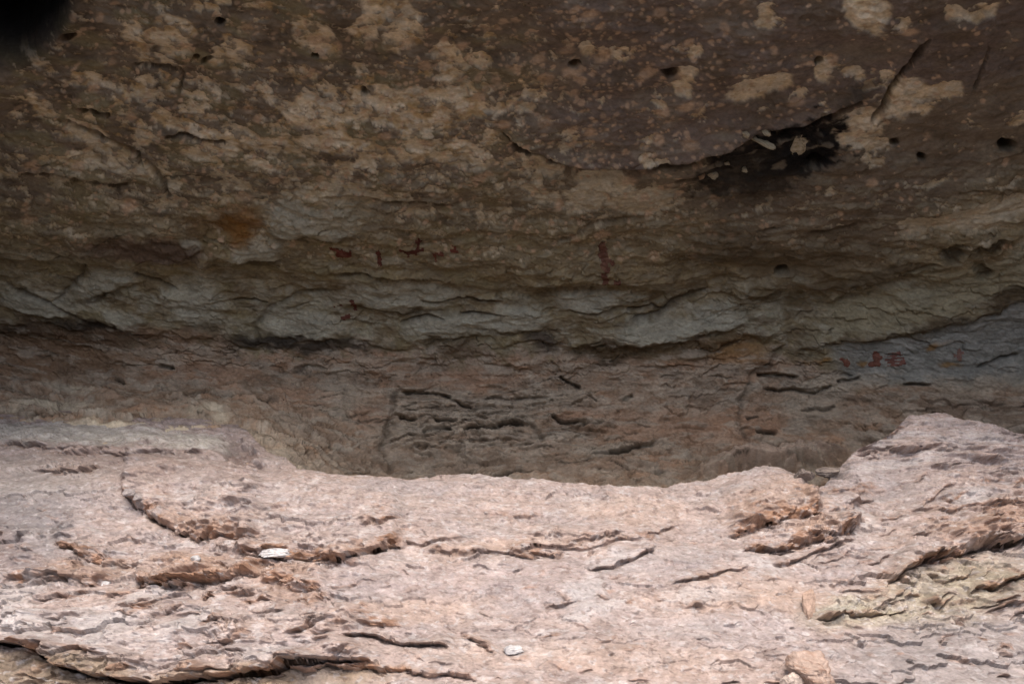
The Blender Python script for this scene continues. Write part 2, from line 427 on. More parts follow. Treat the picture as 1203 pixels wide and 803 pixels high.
# the right hand side: blue grey lower band rising to the right, tan bed above it, olive brown roof
rb = ss(960, 1010, A) * ss(0, 10, B - np.interp(U, [960, 1040, 1110, 1203, 1300], [402, 392, 372, 348, 325])) * (1 - ss(0, 16, B - np.interp(U, [900, 1050, 1203, 1300], [442, 445, 440, 436])))
C = mixc(C, rb * 0.9, (0.195, 0.20, 0.19))
C = mixc(C, rb * ss(0, 0.4, n3) * 0.7, (0.25, 0.25, 0.235))
rt = ss(950, 985, A) * ss(0, 12, B - np.interp(U, [940, 1040, 1110, 1203, 1300], [352, 335, 322, 285, 250])) * (1 - ss(-6, 4, B - np.interp(U, [940, 1040, 1110, 1203, 1300], [398, 384, 364, 336, 310])))
C = mixc(C, rt * 0.85, (0.235, 0.215, 0.15))
C = mixc(C, rt * ss(0, .4, n2) * 0.6, (0.27, 0.26, 0.20))
for a in [(1040, 395, 60, 4, -6), (1090, 378, 45, 5, -14), (1160, 362, 50, 5, -14), (1190, 345, 30, 4, -14)]:
    stain_or_shade(*a, (0.08, 0.062, 0.04), 0.85)
stain_or_shade(960, 300, 70, 24, -6, (0.115, 0.09, 0.06), 0.7)
stain_or_shade(1030, 318, 60, 8, -14, (0.075, 0.058, 0.038), 0.7)
for a in [(1085, 318, 24, 8, -20), (1118, 292, 14, 8, 0), (1150, 316, 9, 7, 0), (1165, 288, 24, 4, -12)]:
    stain_or_shade(*a, (0.05, 0.042, 0.03), 0.85, 0.5, -0.03)
stain_or_shade(1110, 318, 40, 9, -10, (0.27, 0.245, 0.17), 0.7, 0.4, 0.015)
for a in [(1100, 405, 12, 5, -25), (1112, 426, 9, 4, 0), (960, 421, 10, 4, -10), (1010, 424, 6, 3, 0)]:
    stain_or_shade(*a, (0.20, 0.115, 0.04), 0.8)
for a in [(935, 355, 16, 10, -30), (900, 345, 16, 14, 0), (940, 385, 16, 4, 0), (880, 300, 40, 14, 0)]:
    stain_or_shade(*a, (0.1, 0.078, 0.048), 0.6)
# white encrustation along the foot at the left
for a in [(120, 514, 120, 13, 3), (200, 520, 60, 10, 5), (35, 508, 45, 8, 0), (245, 490, 26, 6, 5), (80, 452, 30, 8, 10), (60, 475, 50, 6, 0), (120, 505, 60, 8, 0)]:
    stain_or_shade(*a, (0.47, 0.44, 0.375) if a[1] > 500 else (0.36, 0.34, 0.29), 0.8, 0.4)
for a in [(400, 470, 30, 26, 0), (510, 470, 60, 16, 0), (560, 495, 70, 16, -4), (470, 510, 40, 16, 0), (640, 470, 60, 10, -8), (720, 525, 45, 6, -6), (955, 470, 40, 24, -8), (980, 450, 60, 8, 0), (1150, 455, 60, 10, -8)]:
    stain_or_shade(*a, (0.27, 0.25, 0.215), 0.6, 0.5)
w, m = W.blob(560, 497, 150, 58, 0, A, B, 0.7)
lam = fbm(X[w] * 2.2 + 0.5 * wx[w], S[w] * 26 + 1.0 * X[w], 4, ox=1701.0)
d[w] += m * 0.020 * terrace(lam, 3, 0.08)
C[w] = mixc(C[w], m * ss(0.0, 0.4, lam) * 0.6, (0.27, 0.255, 0.23)); C[w] = mixc(C[w], m * ss(0.25, 0.5, -lam) * 0.6, (0.10, 0.08, 0.065))
for a in [(675, 488, 26, 10, 0), (430, 490, 26, 12, 0), (760, 500, 60, 18, 0), (350, 470, 40, 14, 0), (550, 447, 60, 12, 0), (250, 440, 60, 14, 4), (860, 500, 60, 24, 0)]:
    stain_or_shade(*a, (0.245, 0.165, 0.12), 0.6, 0.5)
stain_or_shade(286, 535, 22, 13, 25, (0.11, 0.085, 0.07), 0.9, 0.4, -0.05)
stain_or_shade(345, 535, 40, 8, 22, (0.26, 0.24, 0.215), 0.6, 0.5)
stain_or_shade(905, 545, 75, 11, -8, (0.30, 0.25, 0.22), 0.85, 0.5, 0.22)
stain_or_shade(1150, 480, 80, 18, 8, (0.13, 0.105, 0.085), 0.7)
stain_or_shade(600, 545, 240, 12, 2, (0.165, 0.135, 0.11), 0.6)
# soot pocket under the big ceiling slab
for (a0, b0, ra, rb_, an) in [(900, 184, 82, 26, -22), (955, 166, 38, 25, -25), (918, 200, 54, 18, -18)]:
    w, m = W.blob(a0, b0, ra, rb_, an, A, B, 1.0)
    C[w] = mixc(C[w], 0.97 * ss(0.26, 0.68, m + 0.30 * n4[w] + 0.22 * n3[w] + 0.2 * n6[w]), (0.009, 0.0085, 0.0085))
stain_or_shade(960, 188, 22, 9, -10, (0.008, 0.008, 0.008), 0.95, 0.5, -0.03)
for _ in range(60):
    q = RNG.uniform(-1, 1)
    stain_or_shade(905 + 75 * q, 184 - 27 * q + RNG.normal(0, 12), RNG.uniform(3, 9), RNG.uniform(1.5, 4), -22, (0.02, 0.018, 0.017) if RNG.random() < 0.55 else (0.13, 0.11, 0.085), 0.85, 0.4, RNG.uniform(-0.012, 0.012))
stain_or_shade(860, 205, 44, 13, -25, (0.04, 0.035, 0.03), 0.85, 0.6, -0.03)
stain_or_shade(890, 225, 60, 16, -12, (0.055, 0.044, 0.034), 0.7, 0.7)
stain_or_shade(850, 285, 50, 20, -10, (0.07, 0.055, 0.04), 0.6, 0.7)
stain_or_shade(1010, 110, 30, 10, -35, (0.05, 0.043, 0.036), 0.7, 0.7)
# hollow added at the roof's left end, blackened for a blur near the lens
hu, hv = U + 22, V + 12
added_hole = (1 - ss(0.0, 1.25, np.hypot((hu * 0.87 + hv * 0.5) / 118, (-hu * 0.5 + hv * 0.87) / 106) + 0.10 * n1 + 0.05 * n5)) * (V > -400)
C = mixc(C, ss(0.0, 0.42, added_hole), (0.012, 0.011, 0.011)); d = d * (1 - ss(0.05, 0.3, added_hole)) - 1.15 * ss(0.10, 1.0, added_hole) ** 1.5


def groove(pts, depth, width, dark=0.0, taper=0.08, step=0.0, col=(0.045, 0.037, 0.03)):
    width = width * 0.62; dark = min(1.0, dark * 1.35); depth = depth * 1.4; step = step * 1.2
    """an open crack; step pushes the rock above the crack forward"""
    global C
    w, dist, t = W.near_line(pts, width * 4 + 30 * (step != 0), A2, B2)
    if w is None: return
    ends = ss(0, taper, t) * (1 - ss(1 - taper, 1, t))
    g = np.exp(-(dist / (width * (0.45 + 0.8 * ends))) ** 2) * ends
    d[w] -= depth * g
    if step:
        yl = np.interp(U[w], [p[0] for p in sorted(pts)], [p[1] for p in sorted(pts)])
        k = ss(-1.5, 2.5, yl - B2[w]) * np.exp(-np.maximum(yl - B2[w], 0) / 15) * ends
        d[w] += step * k
    if dark: C[w] = mixc(C[w], g * dark, col)


CRACKS = [
    ([(588, 155), (612, 176), (650, 192), (700, 203), (760, 199), (820, 188), (860, 172), (900, 158)], 0.06, 3.6, 1.0, 0.08, 0.045, (0.018, 0.015, 0.013)),
    ([(900, 158), (940, 148), (985, 130), (1018, 116)], 0.05, 4.0, 1.0, 0.1, 0.03, (0.018, 0.015, 0.013)),
    ([(1092, 42), (1080, 62), (1058, 88), (1048, 104), (1036, 128), (1022, 148)], 0.06, 3.2, 0.8, 0.1, 0),
    ([(1165, 52), (1155, 80), (1138, 110)], 0.015, 3, 0.35, 0.2, 0),
    ([(600, 327), (640, 326), (700, 326), (760, 326), (800, 325)], 0.04, 2.0, 0.6, 0.08, 0.05),
    ([(430, 316), (470, 321), (520, 323), (545, 330)], 0.03, 2.0, 0.5, 0.1, 0.03),
    ([(385, 318), (420, 320), (450, 320)], 0.02, 3, 0.5, 0.1, 0.02),
    ([(490, 350), (540, 347), (590, 351)], 0.025, 2.2, 0.6, 0.1, 0.03),
    ([(540, 364), (570, 363), (595, 366)], 0.02, 2, 0.6, 0.1, 0.02),
    ([(375, 235), (420, 231), (450, 235), (500, 240), (540, 243)], 0.025, 1.8, 0.5, 0.1, 0.015),
    ([(80, 130), (105, 133), (130, 137)], 0.05, 3.5, 0.8, 0.1, 0.02),
    ([(150, 82), (190, 86), (210, 92), (212, 115)], 0.014, 2.4, 0.35, 0.1, 0.0),
    ([(190, 160), (215, 161), (235, 164), (270, 167)], 0.022, 2.4, 0.7, 0.1, 0.01),
    ([(60, 145), (100, 160), (160, 185), (170, 205)], 0.03, 3, 0.5, 0.1, 0.0),
    ([(170, 190), (190, 215), (200, 240)], 0.02, 4, 0.4, 0.2, 0.0),
    ([(0, 205), (60, 208), (130, 222), (160, 220)], 0.03, 3, 0.5, 0.1, 0.02),
    ([(30, 292), (60, 296), (100, 315), (75, 345), (60, 356)], 0.014, 3, 0.3, 0.1, 0.0),
    ([(0, 328), (30, 338), (70, 360), (110, 380), (180, 392)], 0.02, 3, 0.4, 0.1, 0.01),
    ([(155, 318), (180, 330), (215, 335)], 0.02, 2.5, 0.5, 0.1, 0.0),
    ([(230, 306), (262, 309), (300, 310), (330, 312)], 0.03, 2.5, 0.5, 0.1, 0.03),
    ([(390, 335), (350, 346), (320, 360), (300, 380), (305, 400), (320, 408)], 0.012, 4, 0.3, 0.1, 0.0),
    ([(270, 351), (300, 351), (320, 354)], 0.02, 2, 0.5, 0.1, 0.01),
    ([(470, 378), (500, 368), (525, 372)], 0.02, 2.4, 0.5, 0.1, 0.01),
    ([(740, 372), (775, 366), (800, 352), (835, 336)], 0.03, 3.5, 0.5, 0.1, 0.0),
    ([(735, 362), (765, 358), (780, 364)], 0.02, 2.2, 0.5, 0.1, 0.0),
    ([(790, 215), (830, 205), (860, 190)], 0.02, 3, 0.5, 0.1, 0.0),
    ([(930, 400), (905, 425), (885, 440), (872, 470), (870, 500), (880, 520)], 0.018, 4, 0.3, 0.1, 0.0),
    ([(890, 440), (915, 442), (940, 440)], 0.035, 3, 0.7, 0.1, 0.02),
    ([(896, 458), (930, 456), (960, 460), (980, 452)], 0.025, 2.2, 0.6, 0.1, 0.01),
    ([(876, 490), (890, 488)], 0.03, 3, 0.8, 0.2, 0.0), ([(884, 504), (900, 506), (916, 505)], 0.03, 2.5, 0.8, 0.2, 0.0),
    ([(980, 449), (1000, 447), (1012, 444)], 0.025, 2, 0.7, 0.1, 0.01), ([(1060, 452), (1080, 450), (1092, 453)], 0.025, 2, 0.7, 0.1, 0.01),
    ([(940, 482), (970, 478), (985, 474)], 0.02, 2, 0.6, 0.1, 0.01), ([(1145, 432), (1180, 420), (1203, 416)], 0.02, 2.5, 0.5, 0.1, 0.01),
    ([(690, 534), (715, 530), (740, 524), (775, 517)], 0.03, 2.4, 0.8, 0.1, 0.02),
    ([(655, 440), (665, 450), (685, 455)], 0.035, 3, 0.8, 0.1, 0.01), ([(648, 488), (660, 498), (690, 498)], 0.035, 2.6, 0.8, 0.1, 0.02),
    ([(495, 508), (515, 504), (530, 505)], 0.035, 2.6, 0.85, 0.1, 0.02), ([(545, 505), (575, 502), (600, 497), (620, 498)], 0.035, 2.4, 0.8, 0.1, 0.02),
    ([(470, 463), (510, 463), (540, 474), (560, 485)], 0.025, 2, 0.7, 0.1, 0.015), ([(510, 496), (540, 496)], 0.025, 1.8, 0.7, 0.1, 0.01),
    ([(470, 493), (490, 493)], 0.03, 2, 0.8, 0.1, 0.01), ([(560, 471), (600, 468), (650, 466)], 0.02, 1.8, 0.5, 0.1, 0.01),
    ([(610, 490), (630, 505), (642, 520)], 0.02, 3, 0.4, 0.1, 0), ([(470, 450), (460, 480), (450, 520), (462, 555)], 0.02, 4, 0.35, 0.1, 0),
    ([(575, 560), (605, 556), (630, 558)], 0.03, 2.5, 0.8, 0.1, 0.0), ([(730, 468), (745, 465)], 0.03, 2.5, 0.8, 0.2, 0), ([(770, 553), (785, 550)], 0.03, 2.5, 0.8, 0.2, 0),
    ([(540, 552), (556, 548)], 0.025, 2.5, 0.6, 0.2, 0.0), ([(840, 412), (870, 400)], 0.02, 3, 0.5, 0.2, 0.0),
    ([(185, 430), (206, 433)], 0.03, 2.6, 0.8, 0.2, 0.0), ([(132, 445), (148, 448)], 0.03, 3, 0.8, 0.2, 0.0), ([(210, 465), (260, 470), (330, 466)], 0.03, 4, 0.6, 0.1, 0.01),
    ([(340, 440), (360, 428), (390, 432)], 0.02, 2.5, 0.5, 0.2, 0), ([(30, 487), (75, 488)], 0.02, 2.4, 0.7, 0.2, 0.01),
    ([(940, 272), (980, 268), (1010, 262)], 0.02, 3, 0.4, 0.2, 0.01), ([(640, 285), (700, 262), (760, 258)], 0.012, 3, 0.3, 0.2, 0),
]
for c in CRACKS: groove(*c)
# many hairline bedding cracks, more of them low on the wall
for _ in range(300):
    low = RNG.random() < 0.8
    cx = RNG.uniform(-20, 1220); cy = RNG.uniform(415, 560) if low else RNG.uniform(180, 400)
    if low and RNG.random() < 0.6: cx, cy = RNG.normal(560, 85), RNG.normal(498, 26)
    Ln = RNG.uniform(8, 50); sl = RNG.normal(-0.03, 0.14) - 0.12 * (cx > 900) + 0.06 * (cx < 250)
    pts = [(cx + Ln * t, cy + Ln * t * sl + RNG.normal(0, 1.5)) for t in np.linspace(-0.5, 0.5, 4)]
    groove(pts, RNG.uniform(0.003, 0.009), RNG.uniform(0.6, 1.2), RNG.uniform(0.2, 0.7), 0.2, RNG.uniform(0.002, 0.018) * (1 if low else 0.5))
for (cx, cy, r) in [(676, 80, 4.5), (788, 87, 6), (1185, 172, 6), (1083, 185, 4), (228, 71, 3), (243, 75, 4), (258, 30, 4), (372, 66, 3), (430, 107, 4), (960, 73, 4), (78, 50, 5), (917, 318, 5), (958, 190, 7), (1050, 168, 4)]:
    w, m = W.blob(cx, cy, r * 1.3, r * 0.85, -10, A2, B2, 0.45)
    if w: d[w] -= (0.10 if r > 5 or cx > 600 else 0.04) * m; C[w] = mixc(C[w], m * 0.85, (0.02, 0.017, 0.015))


def brow(pts, h, L, w0=5):
    """rock above a line stands forward of the rock below it"""
    xs, ys = [p[0] for p in pts], [p[1] for p in pts]
    yl = np.interp(U, xs, ys)
    act = ss(xs[0] - 2, xs[0] + 25, U) * (1 - ss(xs[-1] - 25, xs[-1] + 2, U))
    k = yl - VB
    return h * act * ss(-w0, w0, k) * np.exp(-np.maximum(k, 0) / L)


d += brow([(-60, 372), (60, 374), (120, 388), (200, 392), (290, 402), (330, 405), (420, 402)], 0.035, 60)
d += brow([(410, 405), (470, 408), (540, 404), (600, 398), (680, 405), (760, 404), (850, 398), (930, 396)], 0.03, 60)
d += brow([(70, 292), (150, 304), (240, 308), (300, 300)], 0.05, 30)
d += brow([(850, 345), (930, 340), (980, 345), (1040, 328), (1120, 305), (1263, 262)], 0.06, 40)
d += brow([(930, 412), (1000, 404), (1100, 380), (1263, 335)], 0.05, 30)

d *= ss(-3600, -900, V) * 0.8 + 0.2
NB = W.normals()
# smooth pushing direction
W.P = (W.P + NB * d[..., None]).astype(F32)
NW = W.normals()
C = np.clip(C, 0.008, 0.8)
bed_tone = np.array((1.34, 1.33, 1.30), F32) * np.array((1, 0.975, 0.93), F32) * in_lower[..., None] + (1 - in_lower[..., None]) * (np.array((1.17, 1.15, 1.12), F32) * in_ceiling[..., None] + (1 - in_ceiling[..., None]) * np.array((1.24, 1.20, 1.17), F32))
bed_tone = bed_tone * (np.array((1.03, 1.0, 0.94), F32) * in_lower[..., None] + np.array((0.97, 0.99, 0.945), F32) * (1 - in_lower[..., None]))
C = mixc(C, in_lower * ss(0.12, 0.42, fbm(X * 5, S * 22, 4, ox=1401.0)) * 0.6, (0.265, 0.245, 0.215))
C = (C * bed_tone * (1 + 0.13 * np.clip(n6, -1, 1) * (1 - 0.4 * in_lower))[..., None]).astype(F32)

quad = lambda a: a[:-1, :-1]
Uq, Vq, Aq, Bq = quad(U), quad(V), quad(A2), quad(B2)
roofline = np.interp(Uq, [-900, 0, 120, 240, 330, 440, 540, 600, 800, 880, 980, 1060, 1203, 2100], [285, 290, 304, 308, 305, 318, 323, 326, 325, 335, 345, 322, 280, 240])
footline = quad(foot_v)
roof = Bq < roofline; foot = quad(VB) > footline
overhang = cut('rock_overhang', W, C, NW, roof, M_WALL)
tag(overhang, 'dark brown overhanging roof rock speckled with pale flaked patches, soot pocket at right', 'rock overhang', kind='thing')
wall = tag(bpy.data.objects.new('rock_wall', None), 'grey green back wall of the rock shelter with red paintings, below the dark overhang', 'rock wall', kind='thing')
COL.objects.link(wall); wall.location = (0, 4.6, 0.7)
OFF = (0, 4.6, 0.7)
band_o = cut('pale_band', W, C, NW, ~roof & ~foot, M_WALL, wall); band_o['label'] = 'pale green grey band of rock'
foot_o = cut('lower_face', W, C, NW, foot, M_WALL, wall); foot_o['label'] = 'reddish brown fractured lower wall'
for o in (band_o, foot_o):
    o.location = (-OFF[0], -OFF[1], -OFF[2])

# red paintings: thin coats of ochre on the rock, each a piece of its own
def paint(name, label, parent, field, base=(0.16, 0.045, 0.03), worn=0.35):
    """field(a, b) > 0 where the coat lies"""
    f = field(U + 1.6 * wx, V + 1.2 * wy) - 0.95 * np.clip(n6 * 1.3, -1, 1) - 0.6 * n4
    msk = quad(f) > 0
    col = C * 0.10 + np.asarray(base, F32) * np.array((0.85, 0.68, 0.68), F32)
    col = mixc(col, ss(0.0, 0.5, n6 + 0.5 * n4) * worn, (0.22, 0.135, 0.09))
    o = cut(name, W, col, NW, msk, M_PAINT, parent, lift=0.0025)
    if parent is wall: o.location = (-OFF[0], -OFF[1], -OFF[2])
    o['label'] = label
    return o


def seg(a, b, x0, y0, x1, y1, r):
    dx, dy = x1 - x0, y1 - y0
    t = np.clip(((a - x0) * dx + (b - y0) * dy) / (dx * dx + dy * dy + 1e-9), 0, 1)
    return r - np.hypot(a - x0 - t * dx, b - y0 - t * dy)


def union(*f):
    r = f[0]
    for g in f[1:]: r = np.maximum(r, g)
    return r


paint('animal_painting', 'dark red four legged animal with raised neck', overhang, lambda a, b: union(
    seg(a, b, 470, 289, 480, 290.5, 1.5), seg(a, b, 479, 290.5, 488, 289.5, 2.9), seg(a, b, 487, 288, 496, 286.5, 1.7), seg(a, b, 491, 287, 492, 278, 1.7), seg(a, b, 489, 278, 495, 278, 1.2),
    seg(a, b, 480, 291, 480, 294.5, 1.2), seg(a, b, 489, 290, 489.5, 293, 1.1)), (0.085, 0.025, 0.02), 0.15)
paint('blotch_painting', 'dark red squarish blotch at the left end of the painted row', overhang, lambda a, b: union(seg(a, b, 399, 294, 408, 294, 4.2), seg(a, b, 390, 289, 398, 290, 1.8)), (0.12, 0.03, 0.02), 0.25)
paint('bar_painting', 'short upright dark red bar', overhang, lambda a, b: seg(a, b, 445, 290, 447, 302, 2.3), (0.10, 0.03, 0.022), 0.2)
paint('arch_painting', 'thin faded red arch', overhang, lambda a, b: union(seg(a, b, 510, 291, 512, 299, 1.4), seg(a, b, 511, 290, 520, 292, 1.0)), (0.15, 0.06, 0.04), 0.3)
paint('dab_painting', 'small red dab at the right end of the painted row', overhang, lambda a, b: union(seg(a, b, 531, 287, 538, 288, 1.5), seg(a, b, 532, 284, 535, 285, 1.0)), (0.13, 0.04, 0.03), 0.2)
paint('figure_painting', 'faded red upright human figure with arms out', overhang, lambda a, b: union(
    seg(a, b, 708, 289, 709, 300, 4.6), seg(a, b, 703, 296, 719, 302, 2.2), seg(a, b, 707, 304, 711, 307, 3.6), seg(a, b, 708, 312, 711, 318, 3.4), seg(a, b, 708, 322, 712, 323, 2.4), seg(a, b, 722, 321, 726, 321, 2.0)), (0.125, 0.065, 0.048), 0.5)
paint('hook_painting', 'dark red broken hook shape', wall, lambda a, b: union(
    seg(a, b, 413, 350, 416, 358, 2.4), seg(a, b, 394, 357, 402, 355, 1.2), seg(a, b, 403, 371, 409, 370, 2.6), seg(a, b, 415, 358, 416, 364, 1.3)), (0.10, 0.03, 0.022), 0.2)
paint('dot_painting', 'round brick red dot with a short tail', wall, lambda a, b: union(seg(a, b, 993, 424, 994, 426, 3.6), seg(a, b, 988, 421, 991, 422, 1.8)), (0.20, 0.085, 0.055), 0.3)
paint('squat_figure_painting', 'brick red squat figure beside the hatched block', wall, lambda a, b: union(seg(a, b, 1028, 414, 1028, 426, 3.6), seg(a, b, 1020, 427, 1031, 426, 2.2), seg(a, b, 1030, 420, 1035, 418, 1.6)), (0.19, 0.085, 0.055), 0.35)
paint('hatched_painting', 'faded red block of slanting hatched strokes', wall, lambda a, b: union(*[
    union(seg(a, b, 1038 + 1.0 * k, 414 + 3.6 * k, 1056 + 1.6 * k, 411.5 + 3.4 * k, 1.15)) for k in range(5)]), (0.20, 0.105, 0.08), 0.5)
paint('smudge_painting', 'pale pink red smudge at the right', wall, lambda a, b: union(seg(a, b, 1125, 410, 1126, 420, 2.6), seg(a, b, 1120, 415, 1130, 413, 1.3)), (0.21, 0.14, 0.115), 0.7)

# ============================================================================================
# 2. THE ROCK LEDGE IN FRONT
# ============================================================================================
us = grid_axis(-60, 1263, 1.0, -1500, 2700, 50)
lipd = 0
vs = np.concatenate([np.arange(470, 840, 0.72), np.linspace(842, 1900, 90)])
G = Sheet(us, vs); U, V = G.U, G.V
prof_l = curve(V, [(470, 4.75), (500, 4.25), (530, 3.72), (560, 3.28), (600, 3.0), (640, 2.76), (700, 2.45), (760, 2.2), (803, 2.06), (900, 1.8), (1200, 1.3), (1900, 0.92)])
prof_r = curve(V, [(470, 3.95), (486, 3.75), (560, 3.35), (600, 3.08), (640, 2.82), (700, 2.5), (760, 2.24), (803, 2.08), (900, 1.8), (1200, 1.3), (1900, 0.92)])
kr = ss(940, 1010, U)
Yg = (prof_l * (1 - kr) + prof_r * kr).astype(F32)
G.base(Yg); G.metric(True); X, S = G.X, G.S
# behind the crest of the ledge the rock falls away to the foot of the wall
crest = np.interp(U, [-1500, 250, 285, 315, 350, 400, 430, 480, 530, 575, 620, 670, 720, 745, 780, 830, 870, 905, 930, 948, 960, 975, 1000, 1020, 1045, 1065, 1085, 1108, 1130, 1160, 1203, 1400, 2700],
                  [440, 440, 505, 530, 549, 559, 557, 561, 556, 560, 562, 567, 573, 572, 570, 561, 555, 552, 556, 566, 572, 556, 530, 526, 508, 492, 487, 485, 492, 500, 512, 520, 520]).astype(F32)
crest += 2.6 * fbm(U[0:1] / 24, U[0:1] * 0 + 3.3, 5, 0.65)
Yc = np.where(U > 975, curve(crest, [(400, 3.95), (470, 3.95), (486, 3.75), (560, 3.35), (600, 3.08), (640, 2.82)]), curve(crest, [(400, 4.75), (470, 4.75), (500, 4.25), (530, 3.72), (560, 3.28), (600, 3.0)]))
back = np.maximum(Yg - Yc, 0)
G.P[..., 2] -= (back * 0.75 + 0.05 * ss(0, 0.05, back)) * ss(2, -2, V - crest) if False else (back * 0.8).astype(F32)

m1 = fbm(X * 1.1, S * 2.2, 4, ox=13.1); m2 = fbm(X * 3.0, S * 5, 5, ox=60.2, gain=0.55); m3 = fbm(X * 8, S * 11, 5, ox=171.5, gain=0.6)
m4 = fbm(X * 18, S * 24, 4, ox=21.7); m5 = fbm(X * 4, S * 9, 4, ox=94.4); m6 = fbm(X * 40, S * 50, 3, ox=35.4)
gx = fbm(X * 9, S * 14, 4, ox=8.1, gain=0.6); gy = fbm(X * 11, S * 13, 3, ox=31.7, gain=0.5)
A = U + 7 * gx; B = V + 3.6 * gy
A2 = U + 10 * gx; B2 = V + 7 * gy
G.wx, G.wy = gx, gy
dg = 0.03 * m1 + 0.009 * m2 + 0.0035 * m3 + 0.0012 * m6
dg += 0.005 * terrace(1.2 * m2 + 0.35 * m3, 3, 0.07)
gh, g_x, g_y, ge = cells((X + 0.06 * gx) * 6, (S + 0.035 * gy + 0.05 * X) * 10, 41)
g2h, g2x, g2y, g2e = cells((X + 0.03 * gx) * 24 + 3, (S + 0.012 * gy) * 34, 57)
g3h, g3x, g3y, g3e = cells((X + 0.10 * gx + 0.1 * m2) * 2.7 + 8, (S + 0.05 * gy + 0.07 * X) * 6.5, 83)
g4h, g4x, g4y, g4e = cells((X + 0.08 * gx) * 6.5 + 1, (S + 0.03 * gy - 0.05 * X) * 15, 97)
edge_w = 0.28 + 0.55 * np.maximum(1 - ss(250, 480, U), ss(930, 1050, U)) * ss(560, 640, V)
dg += edge_w * (0.013 * g3h + 0.016 * g3y + 0.006 * g4h + 0.006 * g4y)
gbro = ss(0.0, 0.5, fbm(X * 2.4, S * 5, 3, ox=740.0) + 0.25 * ss(380, 200, U) * ss(640, 700, V) + 0.2 * ss(1000, 1080, U))
gbro2 = ss(-0.3, 0.4, fbm(X * 4, S * 8, 3, ox=840.0))
dg += gbro * (0.008 * gh + 0.007 * g_y - 0.006 * (1 - ss(0, 0.08, ge))) + gbro2 * (0.0022 * g2h + 0.002 * g2y)
slot = np.zeros_like(U)
lipd = np.zeros_like(U)      # broken edges stand out towards the viewer's side, over the rock below
C2 = np.zeros(U.shape + (3,), F32) + np.array((0.42, 0.345, 0.31), F32)
C2 = mixc(C2, ss(-0.1, 0.45, m5) * 0.5, (0.45, 0.355, 0.305))
C2 = mixc(C2, ss(0.0, 0.5, -m5 + 0.3 * m3) * 0.55, (0.385, 0.335, 0.32))
C2 = mixc(C2, ss(0.2, 0.5, m3 + 0.2 * m2) * 0.3, (0.46, 0.345, 0.27))
C2 = mixc(C2, gbro2 * ss(0.3, 0.9, g2h) * 0.35, (0.50, 0.43, 0.39))
C2 = mixc(C2, gbro2 * ss(0.3, 0.9, -g2h) * 0.35, (0.33, 0.25, 0.215))
C2 = mixc(C2, ss(0.28, 0.5, fbm(X * 12, S * 20, 4, ox=401.0, gain=0.6)) * 0.55, (0.56, 0.52, 0.50))
C2 = mixc(C2, ss(0.3, 0.55, fbm(X * 22, S * 34, 3, ox=501.0, gain=0.6)) * 0.6, (0.25, 0.19, 0.165))
face = np.zeros_like(U); deep = np.zeros_like(U)


def lip(pts, h, L=45, w0=7, rust=0.8, ends=14, crumble=1.0):
    global lipd, face
    w0 = max(1.2, w0 * 0.27); L = L * 2.2
    xs, ys = [p[0] for p in pts], [p[1] for p in pts]
    wnd = G.window(xs[0] - 30, xs[-1] + 30, min(ys) - L * 4 - 20, max(ys) + 25)
    u, b = U[wnd], B[wnd]
    yl = np.interp(u, xs, ys)
    act = ss(xs[0] - 4, xs[0] + ends, u) * (1 - ss(xs[-1] - ends, xs[-1] + 4, u))
    chunky = rust >= 0.9 and h >= 0.02
    k = yl - b + (3.2 * g2h[wnd] + 2.0 * g4h[wnd] + 1.5 * m4[wnd] if chunky else 1.6 * g2h[wnd])
    if chunky: w0 = w0 * 3.0
    hh = h * act * (1 + 0.25 * np.clip(gx[wnd] * 1.4, -1, 1) + 0.35 * np.clip(m5[wnd] * 1.5, -1, 1))
    t = np.clip(k / w0, 0, 1)
    lipd[wnd] += hh * t * np.exp(-np.maximum(k - w0, 0) / L)
    fc = act * ss(-0.5, 0.5, k) * (1 - ss(w0 * 1.0, w0 * 1.6 + 3.5, k + 2.5 * m4[wnd]))
    face[wnd] = np.maximum(face[wnd], fc * rust)
    lipd[wnd] += crumble * min(0.006, 0.2 * h) * act * ss(0, w0, k) * np.exp(-k / 12) * np.abs(m4[wnd])
    slot[wnd] = np.maximum(slot[wnd], ((0.32 if chunky else 0.48) * hh + min(0.004, 0.4 * h) * act) * np.exp(-((k + 1.1) / (0.8 + min(0.6, 10 * h))) ** 2))


lip([(146, 578), (165, 596), (190, 612), (220, 628), (255, 636), (300, 637), (314, 634)], 0.055, 40, 9, 0.95)
lip([(285, 657), (320, 657), (360, 664), (390, 666), (420, 660), (445, 650), (475, 643)], 0.055, 26, 9, 1.0)
lip([(470, 643), (510, 637), (548, 633)], 0.012, 20, 4, 0.4)
lip([(500, 648), (555, 651), (610, 649), (650, 640), (690, 634), (735, 628)], 0.016, 25, 4, 0.4)
lip([(597, 652), (615, 655), (635, 651), (662, 652)], 0.03, 14, 6, 1.0, 8)
lip([(640, 643), (700, 641), (760, 630), (800, 612)], 0.014, 25, 4, 0.5)
lip([(688, 671), (720, 667), (745, 658), (772, 644)], 0.028, 25, 5, 0.5)
lip([(640, 714), (660, 708), (680, 703)], 0.018, 16, 5, 0.5)
lip([(72, 643), (100, 652), (130, 662), (168, 664)], 0.026, 20, 6, 0.9)
lip([(20, 688), (45, 682), (75, 681), (112, 684), (140, 680)], 0.03, 22, 8, 0.9)
lip([(160, 684), (190, 690), (215, 690), (250, 686), (285, 682), (310, 678)], 0.06, 30, 9, 1.0)
lip([(245, 693), (265, 697), (295, 692)], 0.02, 12, 5, 0.4, 8)
lip([(310, 688), (345, 692), (380, 700), (392, 712)], 0.03, 25, 7, 0.9)
lip([(405, 748), (425, 748), (445, 750), (470, 757), (500, 760), (530, 762)], 0.035, 30, 6, 0.4)
lip([(425, 733), (445, 736), (475, 736)], 0.02, 16, 6, 0.9)
